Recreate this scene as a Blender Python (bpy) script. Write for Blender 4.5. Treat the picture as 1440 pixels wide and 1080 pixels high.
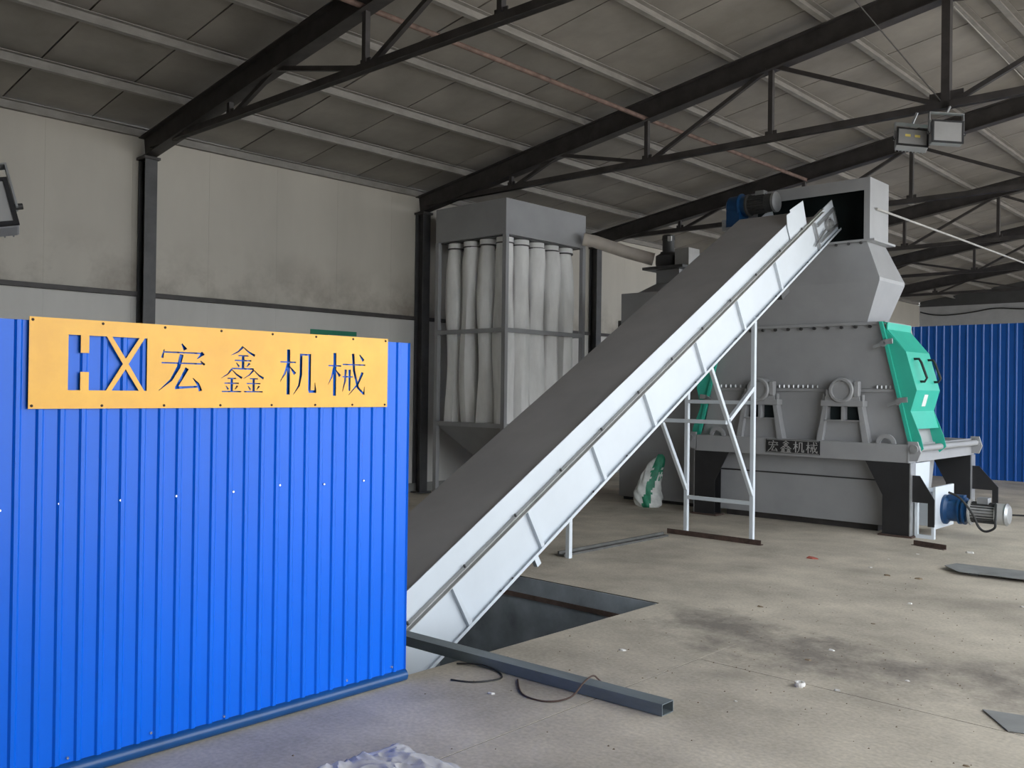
import bpy, bmesh, math, random
from mathutils import Vector, Matrix, Euler
random.seed(7)
for o in list(bpy.data.objects): bpy.data.objects.remove(o)
S = bpy.context.scene
COL = S.collection

# ------------------------------------------------------------------ camera
FPX = 1297.7
camd = bpy.data.cameras.new('camera'); cam = bpy.data.objects.new('camera', camd); COL.objects.link(cam)
camd.sensor_fit = 'HORIZONTAL'; camd.sensor_width = 36.0; camd.lens = 36.0*FPX/1440.0
camd.clip_start = .05; camd.clip_end = 400
right = Vector((0.73467826, 0.67829114, 0.01299934))
up = Vector((-0.00498529, -0.01376307, 0.99989286))
fwd = Vector((-0.67839738, 0.73466435, 0.00672995))
m = Matrix((right, up, -fwd)).transposed().to_4x4(); m.translation = Vector((0, 0, 1.6))
cam.matrix_world = m
S.camera = cam
# ------------------------------------------------------------------ sky, sun, exposure
W = bpy.data.worlds.new('overcast_sky'); S.world = W; W.use_nodes = True
bg = W.node_tree.nodes['Background']; bg.inputs[0].default_value = (.90, .95, 1.0, 1); bg.inputs[1].default_value = 2.2
sund = bpy.data.lights.new('sun', 'SUN'); sun = bpy.data.objects.new('sun', sund); COL.objects.link(sun)
sund.energy = 3.0; sund.angle = math.radians(20); sund.color = (1, .96, .9)
sun.rotation_euler = (Vector((-.25, -.35, -1))).to_track_quat('-Z', 'Y').to_euler()
sun.location = (12, 14, 30)
vs = S.view_settings
vs.view_transform = 'Standard'; vs.look = 'None'; vs.gamma = 1; vs.use_curve_mapping = False; vs.exposure = 1.1

# ------------------------------------------------------------------ materials
MATS = {}
def mat(name, col, rough=.6, metal=0., var=.12, scale=3., var2=None, bump=0., bscale=40., stretch=(1, 1, 1), spec=.5, alpha=1., trans=0., emis=None):
    mt = bpy.data.materials.new(name); mt.use_nodes = True
    nt = mt.node_tree; N = nt.nodes; L = nt.links; b = N['Principled BSDF']
    b.inputs['Roughness'].default_value = rough; b.inputs['Metallic'].default_value = metal
    b.inputs['Specular IOR Level'].default_value = spec
    b.inputs['Alpha'].default_value = alpha; b.inputs['Transmission Weight'].default_value = trans
    tc = N.new('ShaderNodeTexCoord'); mp = N.new('ShaderNodeMapping'); mp.inputs['Scale'].default_value = stretch
    L.new(tc.outputs['Object'], mp.inputs[0])
    nz = N.new('ShaderNodeTexNoise'); nz.inputs['Scale'].default_value = scale; nz.inputs['Detail'].default_value = 5; nz.inputs['Roughness'].default_value = .6
    L.new(mp.outputs[0], nz.inputs['Vector'])
    mx = N.new('ShaderNodeMix'); mx.data_type = 'RGBA'
    d = Vector(col)*(1-var*1.6) if var2 is None else Vector(var2)
    l = Vector(col)*(1+var)
    mx.inputs[6].default_value = (*d, 1); mx.inputs[7].default_value = (*[min(1, c) for c in l], 1)
    rm = N.new('ShaderNodeMapRange'); rm.inputs[1].default_value = .3; rm.inputs[2].default_value = .7
    L.new(nz.outputs[0], rm.inputs[0]); L.new(rm.outputs[0], mx.inputs[0]); L.new(mx.outputs[2], b.inputs['Base Color'])
    if bump:
        n2 = N.new('ShaderNodeTexNoise'); n2.inputs['Scale'].default_value = bscale; n2.inputs['Detail'].default_value = 4
        L.new(mp.outputs[0], n2.inputs['Vector'])
        bp = N.new('ShaderNodeBump'); bp.inputs['Strength'].default_value = bump; bp.inputs['Distance'].default_value = .01
        L.new(n2.outputs[0], bp.inputs['Height']); L.new(bp.outputs[0], b.inputs['Normal'])
    MATS[name] = mt
    return mt
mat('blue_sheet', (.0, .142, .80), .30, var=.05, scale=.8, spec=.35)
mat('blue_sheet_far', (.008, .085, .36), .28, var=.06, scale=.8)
mat('blue_tube', (.008, .075, .24), .35)  # base colour darkened for the shadow on the partition's base tube
mat('sign_yellow', (1.0, .50, .045), .33, var=.07, scale=5, spec=.5, bump=.35, bscale=5)
mat('white_paint', (.64, .69, .74), .4, var=.03, scale=2)
mat('rail_grey', (.45, .45, .44), .5, var=.1)
mat('belt_rubber', (.40, .39, .39), .7, var=.08, scale=1.5, bump=.05, bscale=60)
mat('machine_grey', (.33, .335, .345), .45, var=.05, scale=2.5)
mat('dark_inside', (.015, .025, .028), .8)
mat('green_paint', (.035, .46, .34), .35, var=.05, scale=3)
mat('black_paint', (.02, .02, .022), .45, var=.2)
mat('steel_dark', (.050, .045, .044), .55, var=.25, scale=5)
mat('steel_column', (.075, .075, .078), .5, var=.2, scale=4)
mat('purlin_steel', (.27, .255, .235), .5, var=.15, scale=4)
mat('rust', (.17, .11, .09), .7, var=.3, scale=9)
mat('rust_dark', (.08, .05, .04), .8, var=.3, scale=14)
mat('galv', (.40, .41, .42), .38, .6, var=.1, scale=8)
mat('chrome', (.7, .7, .7), .25, .9, var=.05)
mat('bag_cloth', (.88, .88, .87), .85, var=.10, scale=4, stretch=(1, 1, .3), bump=.15, bscale=14)
mat('motor_blue', (.006, .055, .16), .4, var=.15, scale=8)
mat('motor_dark', (.06, .06, .06), .5, var=.2, scale=8)
mat('roof_panel', (.275, .255, .23), .6, var=.16, scale=1.3)
mat('roof_joint', (.03, .03, .03), .9)
mat('wall_panel', (.51, .48, .42), .6, var=.07, scale=.9, stretch=(1, 1, .35))
mat('wall_panel_low', (.58, .57, .54), .6, var=.07, scale=1.2, stretch=(1, 1, .35))
mat('wall_far', (.42, .42, .42), .6, var=.07)
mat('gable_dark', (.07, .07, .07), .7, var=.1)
mat('concrete', (.53, .475, .39), .9, var=.2, scale=1.4)
mat('pit_concrete', (.38, .42, .45), .85, var=.25, scale=2.5, bump=.2, bscale=12)
mat('pit_brown', (.16, .11, .09), .9, var=.3, scale=6)
mat('steel_tube', (.16, .19, .205), .5, .2, var=.2, scale=6, stretch=(.3, 1, 1))
mat('steel_tube_in', (.30, .33, .34), .5, .2, var=.2, scale=6)
mat('plate_grey', (.27, .275, .27), .6, .1, var=.15, scale=4)
mat('film', (.78, .78, .82), .25, var=.08, scale=9, alpha=.55, bump=.25, bscale=16)
mat('sack_white', (.62, .64, .62), .6, var=.12, scale=14, bump=.3, bscale=20)
mat('sack_green', (.015, .20, .11), .55, var=.2, scale=14, bump=.3, bscale=20)
mat('duct_cream', (.62, .56, .50), .5, var=.08, scale=4)
mat('paper', (.75, .73, .70), .8)
mat('wood_chip', (.24, .18, .12), .9, var=.3)
mat('red_rag', (.45, .12, .09), .9)
mat('black_rubber', (.02, .02, .02), .6)
mat('white_plastic', (.78, .78, .77), .5)
mat('conduit_grey', (.40, .39, .37), .5)
mat('lamp_glass', (.30, .30, .30), .12, spec=.8, var=.1)
mat('lamp_led', (.75, .62, .18), .4)
mat('lamp_grey', (.33, .34, .36), .4, .4)
mat('notice_green', (.01, .22, .13), .5)
mat('asphalt', (.46, .44, .41), .95, var=.08)
mat('kerb_concrete', (.25, .25, .235), .9, var=.15, scale=3)
mat('joint_dirt', (.05, .045, .04), .95)
mat('floor_shadow_dark', (.10, .10, .095), .8, var=.2, scale=6)  # tone of the strip standing in for a shadow line on the floor
M = MATS
# concrete: oil stain along the machine aisle, fine speckle, cracks in the paint of dust
def tune_concrete():
    nt = M['concrete'].node_tree; N = nt.nodes; L = nt.links; b = N['Principled BSDF']
    src = b.inputs['Base Color'].links[0].from_socket
    g = N.new('ShaderNodeNewGeometry')
    n1 = N.new('ShaderNodeTexNoise'); n1.inputs['Scale'].default_value = 2.2; n1.inputs['Detail'].default_value = 7; n1.inputs['Roughness'].default_value = .68
    L.new(g.outputs['Position'], n1.inputs['Vector'])
    sx = N.new('ShaderNodeSeparateXYZ'); L.new(g.outputs['Position'], sx.inputs[0])
    def mth(op, a, bb=None):
        q = N.new('ShaderNodeMath'); q.operation = op
        for i, v in enumerate((a, bb)):
            if v is None: continue
            if isinstance(v, (int, float)): q.inputs[i].default_value = v
            else: L.new(v, q.inputs[i])
        return q.outputs[0]
    def blob(cx, cy, rx, ry):
        dx = mth('DIVIDE', mth('SUBTRACT', sx.outputs[0], cx), rx); dy = mth('DIVIDE', mth('SUBTRACT', sx.outputs[1], cy), ry)
        return mth('SUBTRACT', 1.0, mth('SQRT', mth('ADD', mth('MULTIPLY', dx, dx), mth('MULTIPLY', dy, dy))))
    m1 = blob(-2.5, 5.45, 1.25, .62); m2 = blob(-1.35, 5.6, .75, .5); m3 = blob(-3.3, 5.7, .7, .6)
    mm = mth('MAXIMUM', mth('MAXIMUM', m1, m2), mth('MAXIMUM', m3, -1.0))
    mk = mth('ADD', mth('MULTIPLY', mm, .9), mth('MULTIPLY', mth('SUBTRACT', n1.outputs[0], .5), 3.0))
    r = N.new('ShaderNodeMapRange'); r.inputs[1].default_value = .05; r.inputs[2].default_value = .9; r.inputs[4].default_value = .75
    L.new(mk, r.inputs[0])
    # zero outside the stain
    gate = N.new('ShaderNodeMapRange'); gate.inputs[1].default_value = -.25; gate.inputs[2].default_value = .25; L.new(mm, gate.inputs[0])
    fac = mth('MULTIPLY', r.outputs[0], gate.outputs[0])
    mx = N.new('ShaderNodeMix'); mx.data_type = 'RGBA'; mx.inputs[7].default_value = (.12, .105, .095, 1)
    L.new(fac, mx.inputs[0]); L.new(src, mx.inputs[6])
    n2 = N.new('ShaderNodeTexNoise'); n2.inputs['Scale'].default_value = 45; n2.inputs['Detail'].default_value = 5; L.new(g.outputs['Position'], n2.inputs['Vector'])
    rr = N.new('ShaderNodeMapRange'); rr.inputs[1].default_value = .25; rr.inputs[2].default_value = .75; rr.inputs[3].default_value = .82; rr.inputs[4].default_value = 1.12; L.new(n2.outputs[0], rr.inputs[0])
    n3 = N.new('ShaderNodeTexNoise'); n3.inputs['Scale'].default_value = .55; n3.inputs['Detail'].default_value = 3; L.new(g.outputs['Position'], n3.inputs['Vector'])
    r3 = N.new('ShaderNodeMapRange'); r3.inputs[1].default_value = .3; r3.inputs[2].default_value = .7; r3.inputs[3].default_value = .86; r3.inputs[4].default_value = 1.1; L.new(n3.outputs[0], r3.inputs[0])
    vm = N.new('ShaderNodeVectorMath'); vm.operation = 'SCALE'; L.new(mx.outputs[2], vm.inputs[0]); L.new(mth('MULTIPLY', rr.outputs[0], r3.outputs[0]), vm.inputs['Scale'])
    L.new(vm.outputs[0], b.inputs['Base Color'])
    bp = N.new('ShaderNodeBump'); bp.inputs['Strength'].default_value = .25; bp.inputs['Distance'].default_value = .004
    L.new(n2.outputs[0], bp.inputs['Height']); L.new(bp.outputs[0], b.inputs['Normal'])
tune_concrete()
def tune_wall(name, z0, z1, col, amt):
    # brown soot blotches clinging to the panels just above the rail, plus faint runs
    nt = M[name].node_tree; N = nt.nodes; L = nt.links; b = N['Principled BSDF']
    src = b.inputs['Base Color'].links[0].from_socket
    g = N.new('ShaderNodeNewGeometry'); sx = N.new('ShaderNodeSeparateXYZ'); L.new(g.outputs['Position'], sx.inputs[0])
    r = N.new('ShaderNodeMapRange'); r.inputs[1].default_value = z1; r.inputs[2].default_value = z0; L.new(sx.outputs[2], r.inputs[0])
    n = N.new('ShaderNodeTexNoise'); n.inputs['Scale'].default_value = 1.1; n.inputs['Detail'].default_value = 6; n.inputs['Roughness'].default_value = .65; L.new(g.outputs['Position'], n.inputs['Vector'])
    r2 = N.new('ShaderNodeMapRange'); r2.inputs[1].default_value = .42; r2.inputs[2].default_value = .68; L.new(n.outputs[0], r2.inputs[0])
    m_ = N.new('ShaderNodeMath'); m_.operation = 'MULTIPLY'; L.new(r.outputs[0], m_.inputs[0]); L.new(r2.outputs[0], m_.inputs[1])
    m2 = N.new('ShaderNodeMath'); m2.operation = 'MULTIPLY'; m2.inputs[1].default_value = amt; L.new(m_.outputs[0], m2.inputs[0])
    mx = N.new('ShaderNodeMix'); mx.data_type = 'RGBA'; mx.inputs[7].default_value = (*col, 1); L.new(m2.outputs[0], mx.inputs[0]); L.new(src, mx.inputs[6])
    L.new(mx.outputs[2], b.inputs['Base Color'])
tune_wall('wall_panel', 2.7, 3.5, (.16, .125, .095), .85)
# ------------------------------------------------------------------ mesh helpers
OFF = {}
class MB:
    def __init__(s): s.v = []; s.f = []
    def add(s, vs, fs):
        n = len(s.v); s.v += [tuple(p) for p in vs]; s.f += [tuple(i+n for i in q) for q in fs]; return s
    def box(s, x0, x1, y0, y1, z0, z1):
        return s.add([(x, y, z) for x in (x0, x1) for y in (y0, y1) for z in (z0, z1)],
                     [(0, 1, 3, 2), (4, 6, 7, 5), (0, 4, 5, 1), (2, 3, 7, 6), (0, 2, 6, 4), (1, 5, 7, 3)])
    def prism(s, poly, axis, a, b):
        def mk(p, t):
            if axis == 0: return (t, p[0], p[1])
            if axis == 1: return (p[0], t, p[1])
            return (p[0], p[1], t)
        n = len(poly)
        return s.add([mk(p, a) for p in poly]+[mk(p, b) for p in poly],
                     [tuple(range(n)), tuple(range(2*n-1, n-1, -1))]+[(i, (i+1) % n, n+(i+1) % n, n+i) for i in range(n)])
    def loft(s, rings, cap=True):
        n = len(rings[0]); vs = [p for r in rings for p in r]; fs = []
        for k in range(len(rings)-1):
            for i in range(n): fs.append((k*n+i, k*n+(i+1) % n, (k+1)*n+(i+1) % n, (k+1)*n+i))
        if cap: fs += [tuple(range(n)), tuple(range((len(rings)-1)*n, len(rings)*n))]
        return s.add(vs, fs)
    def bar(s, p, q, w, h, upv=(0, 0, 1)):
        p = Vector(p); q = Vector(q); d = (q-p).normalized(); u = Vector(upv)
        if abs(d.dot(u)) > .98: u = Vector((0, 1, 0))
        sd = d.cross(u).normalized(); u = sd.cross(d).normalized()
        r = [[c+sd*a*w/2+u*b*h/2 for a, b in ((-1, -1), (1, -1), (1, 1), (-1, 1))] for c in (p, q)]
        return s.loft(r)
    def ibeam(s, p, q, w, h, t=.012, upv=(0, 0, 1)):
        p = Vector(p); q = Vector(q); d = (q-p).normalized(); u = Vector(upv); sd = d.cross(u).normalized(); u = sd.cross(d).normalized()
        for o_, ww, hh in ((u*(h/2-t/2), w, t), (u*(-h/2+t/2), w, t), (u*0, t, h-2*t)):
            s.loft([[c+o_+sd*a*ww/2+u*b*hh/2 for a, b in ((-1, -1), (1, -1), (1, 1), (-1, 1))] for c in (p, q)])
        return s
    def angle(s, p, q, w, t=.006, upv=(0, 0, 1), flip=1):
        p = Vector(p); q = Vector(q); d = (q-p).normalized(); u = Vector(upv)
        if abs(d.dot(u)) > .98: u = Vector((0, 1, 0))
        sd = d.cross(u).normalized()*flip; u = sd.cross(d).normalized()*flip
        for a0, a1, b0, b1 in ((0, w, 0, t), (0, t, t, w)):
            s.loft([[c+sd*a+u*b for a, b in ((a0, b0), (a1, b0), (a1, b1), (a0, b1))] for c in (p, q)])
        return s
    def cyl(s, p, q, r, r2=None, n=20, cap=True):
        p = Vector(p); q = Vector(q); r2 = r if r2 is None else r2; d = (q-p).normalized()
        a = d.orthogonal().normalized(); b = d.cross(a)
        R = lambda c, rr: [c+(a*math.cos(2*math.pi*i/n)+b*math.sin(2*math.pi*i/n))*rr for i in range(n)]
        return s.loft([R(p, r), R(q, r2)], cap)
    def lathe(s, p, d, prof, n=24):
        p = Vector(p); d = Vector(d).normalized(); a = d.orthogonal().normalized(); b = d.cross(a)
        return s.loft([[p+d*t+(a*math.cos(2*math.pi*i/n)+b*math.sin(2*math.pi*i/n))*r for i in range(n)] for t, r in prof])
    def tube(s, pts, r, n=8):
        pts = [Vector(p) for p in pts]; rings = []; a = None
        for i, p in enumerate(pts):
            d = (pts[min(i+1, len(pts)-1)]-pts[max(i-1, 0)]).normalized()
            a = d.orthogonal().normalized() if a is None else (a-d*a.dot(d)).normalized()
            b = d.cross(a); rings.append([p+(a*math.cos(2*math.pi*k/n)+b*math.sin(2*math.pi*k/n))*r for k in range(n)])
        return s.loft(rings)
    def build(s, name, mt, parent=None, bevel=0., smooth=False, mats=None, fm=None):
        off = Vector(OFF[parent.name]) if parent else Vector((0, 0, 0))
        me = bpy.data.meshes.new(name)
        if parent is None:
            xs = [p[0] for p in s.v]; ys = [p[1] for p in s.v]; zs = [p[2] for p in s.v]
            off = Vector(((min(xs)+max(xs))/2, (min(ys)+max(ys))/2, min(zs)))
        me.from_pydata([tuple(Vector(p)-off) for p in s.v], [], s.f)
        bm = bmesh.new(); bm.from_mesh(me); bmesh.ops.recalc_face_normals(bm, faces=bm.faces); bm.to_mesh(me); bm.free()
        for q in (mats or [mt]): me.materials.append(M[q])
        if fm:
            for i, k in enumerate(fm): me.polygons[i].material_index = k
        o = bpy.data.objects.new(name, me); COL.objects.link(o)
        if parent: o.parent = parent; OFF[o.name] = off
        else: o.location = off; OFF[o.name] = off
        if smooth:
            me.polygons.foreach_set('use_smooth', [True]*len(me.polygons))
            me.set_sharp_from_angle(angle=math.radians(38))
        if bevel:
            b = o.modifiers.new('bevel', 'BEVEL'); b.width = bevel; b.segments = 2; b.limit_method = 'ANGLE'; b.angle_limit = math.radians(40)
        return o
def smooth_path(P, n=6):
    P = [Vector(p) for p in P]; out = []
    for i in range(len(P)-1):
        a, b, c, d = P[max(i-1, 0)], P[i], P[i+1], P[min(i+2, len(P)-1)]
        for k in range(n):
            t = k/n; out.append(.5*((2*b)+(c-a)*t+(2*a-5*b+4*c-d)*t*t+(3*b-a-3*c+d)*t**3))
    return out+[P[-1]]
def thing(name, loc, label, cat, group=None):
    o = bpy.data.objects.new(name, None); COL.objects.link(o); o.location = loc; o.empty_display_size = .2
    OFF[o.name] = Vector(loc); return tag(o, label, cat, group)
def tag(o, label=None, cat=None, group=None, kind=None):
    if label: o['label'] = label
    if cat: o['category'] = cat
    if group: o['group'] = group
    if kind: o['kind'] = kind
    return o
def struct(o): o['kind'] = 'structure'; return o
def copies(o, pts, parent):
    """copies of part o (already at pts[0]) moved to the other points"""
    for p in pts[1:]:
        c = o.copy(); COL.objects.link(c); c.parent = parent; c.location = Vector(p)-Vector(pts[0])+o.location
        OFF[c.name] = OFF[parent.name]
def dup(root, delta, label=None):
    r = root.copy(); COL.objects.link(r); r.location = root.location+Vector(delta)
    OFF[r.name] = OFF[root.name]+Vector(delta)
    if label: r['label'] = label
    for ch in list(root.children):
        c = ch.copy(); COL.objects.link(c); c.parent = r
        for g in ch.children:
            d = g.copy(); COL.objects.link(d); d.parent = c
    return r
def corrugated(mb, axis_pts, z0, z1, nrm, pitch, h, t=.0012):
    """vertical ribbed sheet from point a to b (xy), ribs towards nrm"""
    a, b = Vector(axis_pts[0]), Vector(axis_pts[1]); L = (b-a).length; d = (b-a)/L; n = Vector(nrm)
    prof = []; k = 0
    while k*pitch < L-1e-6:
        x = k*pitch
        for dx, hh in ((0, 0), (.60, 0), (.70, 1), (.88, 1), (.98, 0)):
            if x+dx*pitch <= L: prof.append((x+dx*pitch, hh*h))
        k += 1
    prof.append((L, 0))
    pts = [a+d*x+n*y for x, y in prof]; m_ = len(pts); vs = []
    for off in (Vector((0, 0)), -n*t):
        for z in (z0, z1): vs += [((p+off).x, (p+off).y, z) for p in pts]
    fs = []
    for i in range(m_-1):
        fs += [(i, i+1, m_+i+1, m_+i), (2*m_+i, 3*m_+i, 3*m_+i+1, 2*m_+i+1), (m_+i, m_+i+1, 3*m_+i+1, 3*m_+i), (i, 2*m_+i, 2*m_+i+1, i+1)]
    fs += [(0, m_, 3*m_, 2*m_), (m_-1, 3*m_-1, 4*m_-1, 2*m_-1)]
    return mb.add(vs, fs)

# ------------------------------------------------------------------ the building shell
XW, XR, RX, RZ, EZ = -10.84, 2.2, -3.04, 5.77, 4.58       # side wall, open side, ridge x and height, eave height (rafter top)
SL = (RZ-EZ)/(RX-XW)
TY = [.73, 5.14, 9.55, 13.93, 18.32, 22.7, 27.1, 31.3]
Y0, Y1 = -6.0, 31.6
def rz(x): return RZ-abs(x-RX)*SL
PX0, PX1, PY0, PY1, PD = -6.35, -3.92, 2.0, 5.93, -1.75     # the pit
# floor: bed + slabs with saw-cut joints
fb = MB()
fb.box(XW, PX0, Y0, Y1, -.3, -.002); fb.box(PX1, XR, Y0, Y1, -.3, -.002); fb.box(PX0, PX1, Y0, PY0, -.3, -.002); fb.box(PX0, PX1, PY1, Y1, -.3, -.002)
floor = struct(fb.build('floor', 'joint_dirt'))
def slab(x0, x1, y0, y1, gx0=0, gx1=0, gy0=0, gy1=0):
    MB().box(x0+gx0, x1-gx1, y0+gy0, y1-gy1, -.002, 0).build('slab', 'concrete', floor)
G = .0035
slab(XW, PX0, Y0, 12.4, 0, 0, 0, G)
slab(PX0, PX1, Y0, PY0); slab(PX0, PX1, PY1, 12.4, 0, 0, 0, G)
slab(PX1, -2.93, Y0, 5.35, 0, G); slab(PX1, -2.93, 5.35, 12.4, 0, 0, 0, G)
slab(-2.93, .9, Y0, 4.86, G, 0, 0, G); slab(-2.93, .9, 4.86, 12.4, 0, 0, G, G); slab(.9, XR, Y0, 12.4, G, 0, 0, G)
xa = [XW, -6.35, -2.93, .9, XR]
for i in range(4):
    slab(xa[i], xa[i+1], 12.4, 18.7, G, G, G, G); slab(xa[i], xa[i+1], 18.7, 25, G, G, G, G); slab(xa[i], xa[i+1], 25, Y1, G, G, G, 0)
# pit lining
pit = MB()
pit.box(PX0-.2, PX1+.2, PY0-.2, PY1+.2, PD-.2, PD)
pit.box(PX0-.2, PX0, PY0-.2, PY1+.2, PD, -.31); pit.box(PX1, PX1+.2, PY0-.2, PY1+.2, PD, -.31)
pit.box(PX0, PX1, PY0-.2, PY0, PD, -.31); pit.box(PX0, PX1, PY1, PY1+.2, PD, -.31)
po = struct(pit.build('floor_pit', 'pit_concrete'))
MB().box(PX0, PX1, PY1-.012, PY1, -.145, -.008).build('pit_lip', 'pit_concrete', po)
MB().box(PX0, PX1, PY1-.02, PY1-.002, -.185, -.146).build('pit_ledge', 'pit_brown', po)
MB().box(PX0, PX1, PY1-.006, PY1, -.31, -.186).build('pit_band', 'pit_concrete', po)
# yard outside the open side
struct(MB().box(XR+.01, 60, -40, 70, -.3, -.02).build('floor_yard', 'asphalt'))
# walls
wl = struct(MB().box(XW-.16, XW-.06, Y0, Y1, -.3, EZ+.02).build('wall_left', 'wall_panel'))
y = Y0
while y < Y1-.2:
    e = min(y+1.0, Y1)
    MB().box(XW-.06, XW, y+.0006, e-.0006, 2.70, EZ).build('wall_panel', 'wall_panel', wl)
    MB().box(XW-.06, XW+.004, y+.0006, e-.0006, .0, 2.695).build('wall_panel_lower', 'wall_panel_low', wl)
    y += 1.0
bb = struct(MB().box(XW+.004, XW+.03, Y0, Y1, 0, .14).build('baseboard_left', 'kerb_concrete'))
struct(MB().box(XW, XR, Y1, Y1+.1, 0, 4.52).build('wall_far', 'wall_far'))
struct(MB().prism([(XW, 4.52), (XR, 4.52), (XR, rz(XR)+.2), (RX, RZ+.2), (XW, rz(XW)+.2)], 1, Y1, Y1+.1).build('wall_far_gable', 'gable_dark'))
struct(MB().prism([(XW, 0), (XR, 0), (XR, rz(XR)+.2), (RX, RZ+.2), (XW, rz(XW)+.2)], 1, Y0-.1, Y0).build('wall_near', 'wall_panel'))
struct(MB().box(XR-.1, XR, Y0, 1.0, 0, rz(XR)).build('wall_right_light_block', 'wall_panel'))  # unseen stretch of wall, added to cut the light from the near end
# roof
PH = .12
cb = MB()
for sgn, xe in ((-1, XW-.5), (1, XR+.3)):
    cb.prism([(RX, RZ+PH+.06), (xe, rz(xe)+PH+.06), (xe, rz(xe)+PH+.12), (RX, RZ+PH+.12)], 1, Y0-.1, Y1+.1)
ceil = struct(cb.build('ceiling', 'roof_joint'))
y = Y0
rp = {}
PW = .955
k = 0
while y < Y1-.05:
    for sd, xe in ((0, XW-.5), (1, XR+.3)):
        if sd not in rp:
            o = MB().prism([(RX, RZ+PH), (xe, rz(xe)+PH), (xe, rz(xe)+PH+.055), (RX, RZ+PH+.055)], 1, y+.009, y+PW-.009).build('roof_panel', 'roof_panel', ceil); rp[sd] = o
        else:
            c = rp[sd].copy(); COL.objects.link(c); c.parent = ceil; c.location = rp[sd].location+Vector((0, k*PW, random.uniform(-.002, .002)))
    y += PW; k += 1
# purlins (C sections)
pxs = [XW+.02, -9.75, -8.62, -7.54, -6.46, -5.36, -4.26, -3.22]
pxs += [x for x in (2*RX-q for q in pxs[::-1]) if x < XR-.1]+[XR-.04]
for i, x in enumerate(pxs):
    p = MB(); z = rz(x); t = .008; w = .065
    p.box(x-w/2, x+w/2, Y0+.02, Y1-.02, z+.002, z+.002+t); p.box(x-w/2, x+w/2, Y0+.02, Y1-.02, z+PH-.012-t, z+PH-.012); p.box(x-w/2, x-w/2+t, Y0+.02, Y1-.02, z+.002+t, z+PH-.012-t)
    p.box(x+w/2-t, x+w/2, Y0+.02, Y1-.02, z+.002+t, z+.022)
    o = p.build('purlin', 'purlin_steel')
    tag(o, 'grey steel eave purlin along the top of the side wall' if i == 0 else 'grey steel purlin beside the roof ridge' if i in (7, 8) else 'grey steel channel purlin running lengthwise between eave and ridge', 'purlin', 'purlins beside the ridge' if i in (7, 8) else 'purlins under the roof')
# columns
def column(y):
    c = thing('steel_column', (XW+.10, y, 0), '', 'column', 'steel columns along the side wall')
    MB().ibeam((XW+.10, y, .02), (XW+.10, y, 4.30), .15, .18, .012, (1, 0, 0)).build('shaft', 'steel_column', c)
    MB().box(XW+.005, XW+.24, y-.12, y+.12, 0, .02).build('base_plate', 'steel_column', c)
    MB().box(XW+.005, XW+.22, y-.10, y+.10, 4.30, 4.33).build('cap_plate', 'steel_dark', c)
    return c
LAB = {1: 'dark steel column above the blue partition with the yellow sign', 2: 'dark steel column beside the filter bag dust collector', 3: 'dark steel column behind the dust collector, under the cream duct'}
for i, yy in enumerate(TY[1:7], 1):
    c = column(yy); c['label'] = LAB.get(i, 'dark steel column farther along the side wall past the machine')
# wall girts between columns
for i in range(len(TY)-1):
    a, b = TY[i]+.085, TY[i+1]-.085
    o = MB().box(XW+.006, XW+.07, a, b, 2.665, 2.72).build('wall_girt', 'steel_dark', bevel=.004)
    tag(o, ['dark steel wall rail near the loose floodlight', 'dark steel wall rail behind the yellow sign', 'dark steel wall rail behind the dust collector', 'dark steel wall rail behind the cream duct'][i] if i < 4 else 'dark steel wall rail farther along the side wall past the machine', 'wall rail', 'rails on the side wall')
# trusses
def truss(y, label):
    t = thing('roof_truss', (RX, y, 4.40), label, 'roof truss', 'roof trusses')
    RD = .26; CH = 4.43
    for xe in (XW+.02, XR-.02):
        MB().ibeam((xe, y, rz(xe)-RD/2), (RX, y, RZ-RD/2), .15, RD, .012).build('rafter', 'steel_dark', t)
    MB().angle((XW+.2, y-.04, CH), (XR-.2, y-.04, CH), .07, .008, (0, 0, 1), -1).angle((XW+.2, y+.04, CH), (XR-.2, y+.04, CH), .07, .008).build('bottom_chord', 'steel_dark', t)
    ok = lambda x: x < XR-.15
    post = lambda x, w: MB().bar((x, y, CH), (x, y, rz(x)-RD+.02), w, w).box(x-.07, x+.07, y-.006, y+.006, CH+.01, CH+.12).build('post', 'steel_dark', t)
    web = lambda a, b: MB().bar((a[0], y, a[1]), (b[0], y, b[1]), .045, .045).build('web', 'steel_dark', t)
    for s in (1, -1):
        X = lambda x: x if s == 1 else 2*RX-x
        [post(X(q), .052) for q in (-8.88, -6.58, -4.91) if ok(X(q))]
        rb = lambda x: rz(x)-RD+.03
        if s == 1: web((X(-8.85), CH+.03), (X(-8.0), rb(-8.0))); web((X(-8.0), rb(-8.0)), (X(-6.62), CH+.04))
        web((X(-6.52), CH+.04), (X(-4.97), rb(-4.97))); web((X(-4.85), rb(-4.9)), (X(-3.1), CH+.05))
    MB().bar((RX, y, CH), (RX, y, RZ-RD+.02), .08, .08).box(RX-.16, RX+.16, y-.008, y+.008, CH+.01, CH+.17).build('king_post', 'steel_dark', t)
    return t
tl = {1: 'dark steel roof truss standing on the column above the yellow sign', 2: 'dark steel roof truss carrying the two floodlights', 3: 'dark steel roof truss above the hopper end of the conveyor'}
t0 = truss(TY[1], tl[1])
for i in range(2, 7):
    dup(t0, (0, TY[i]-TY[1], 0), tl.get(i, 'dark steel roof truss far down the shed past the machine'))
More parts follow.
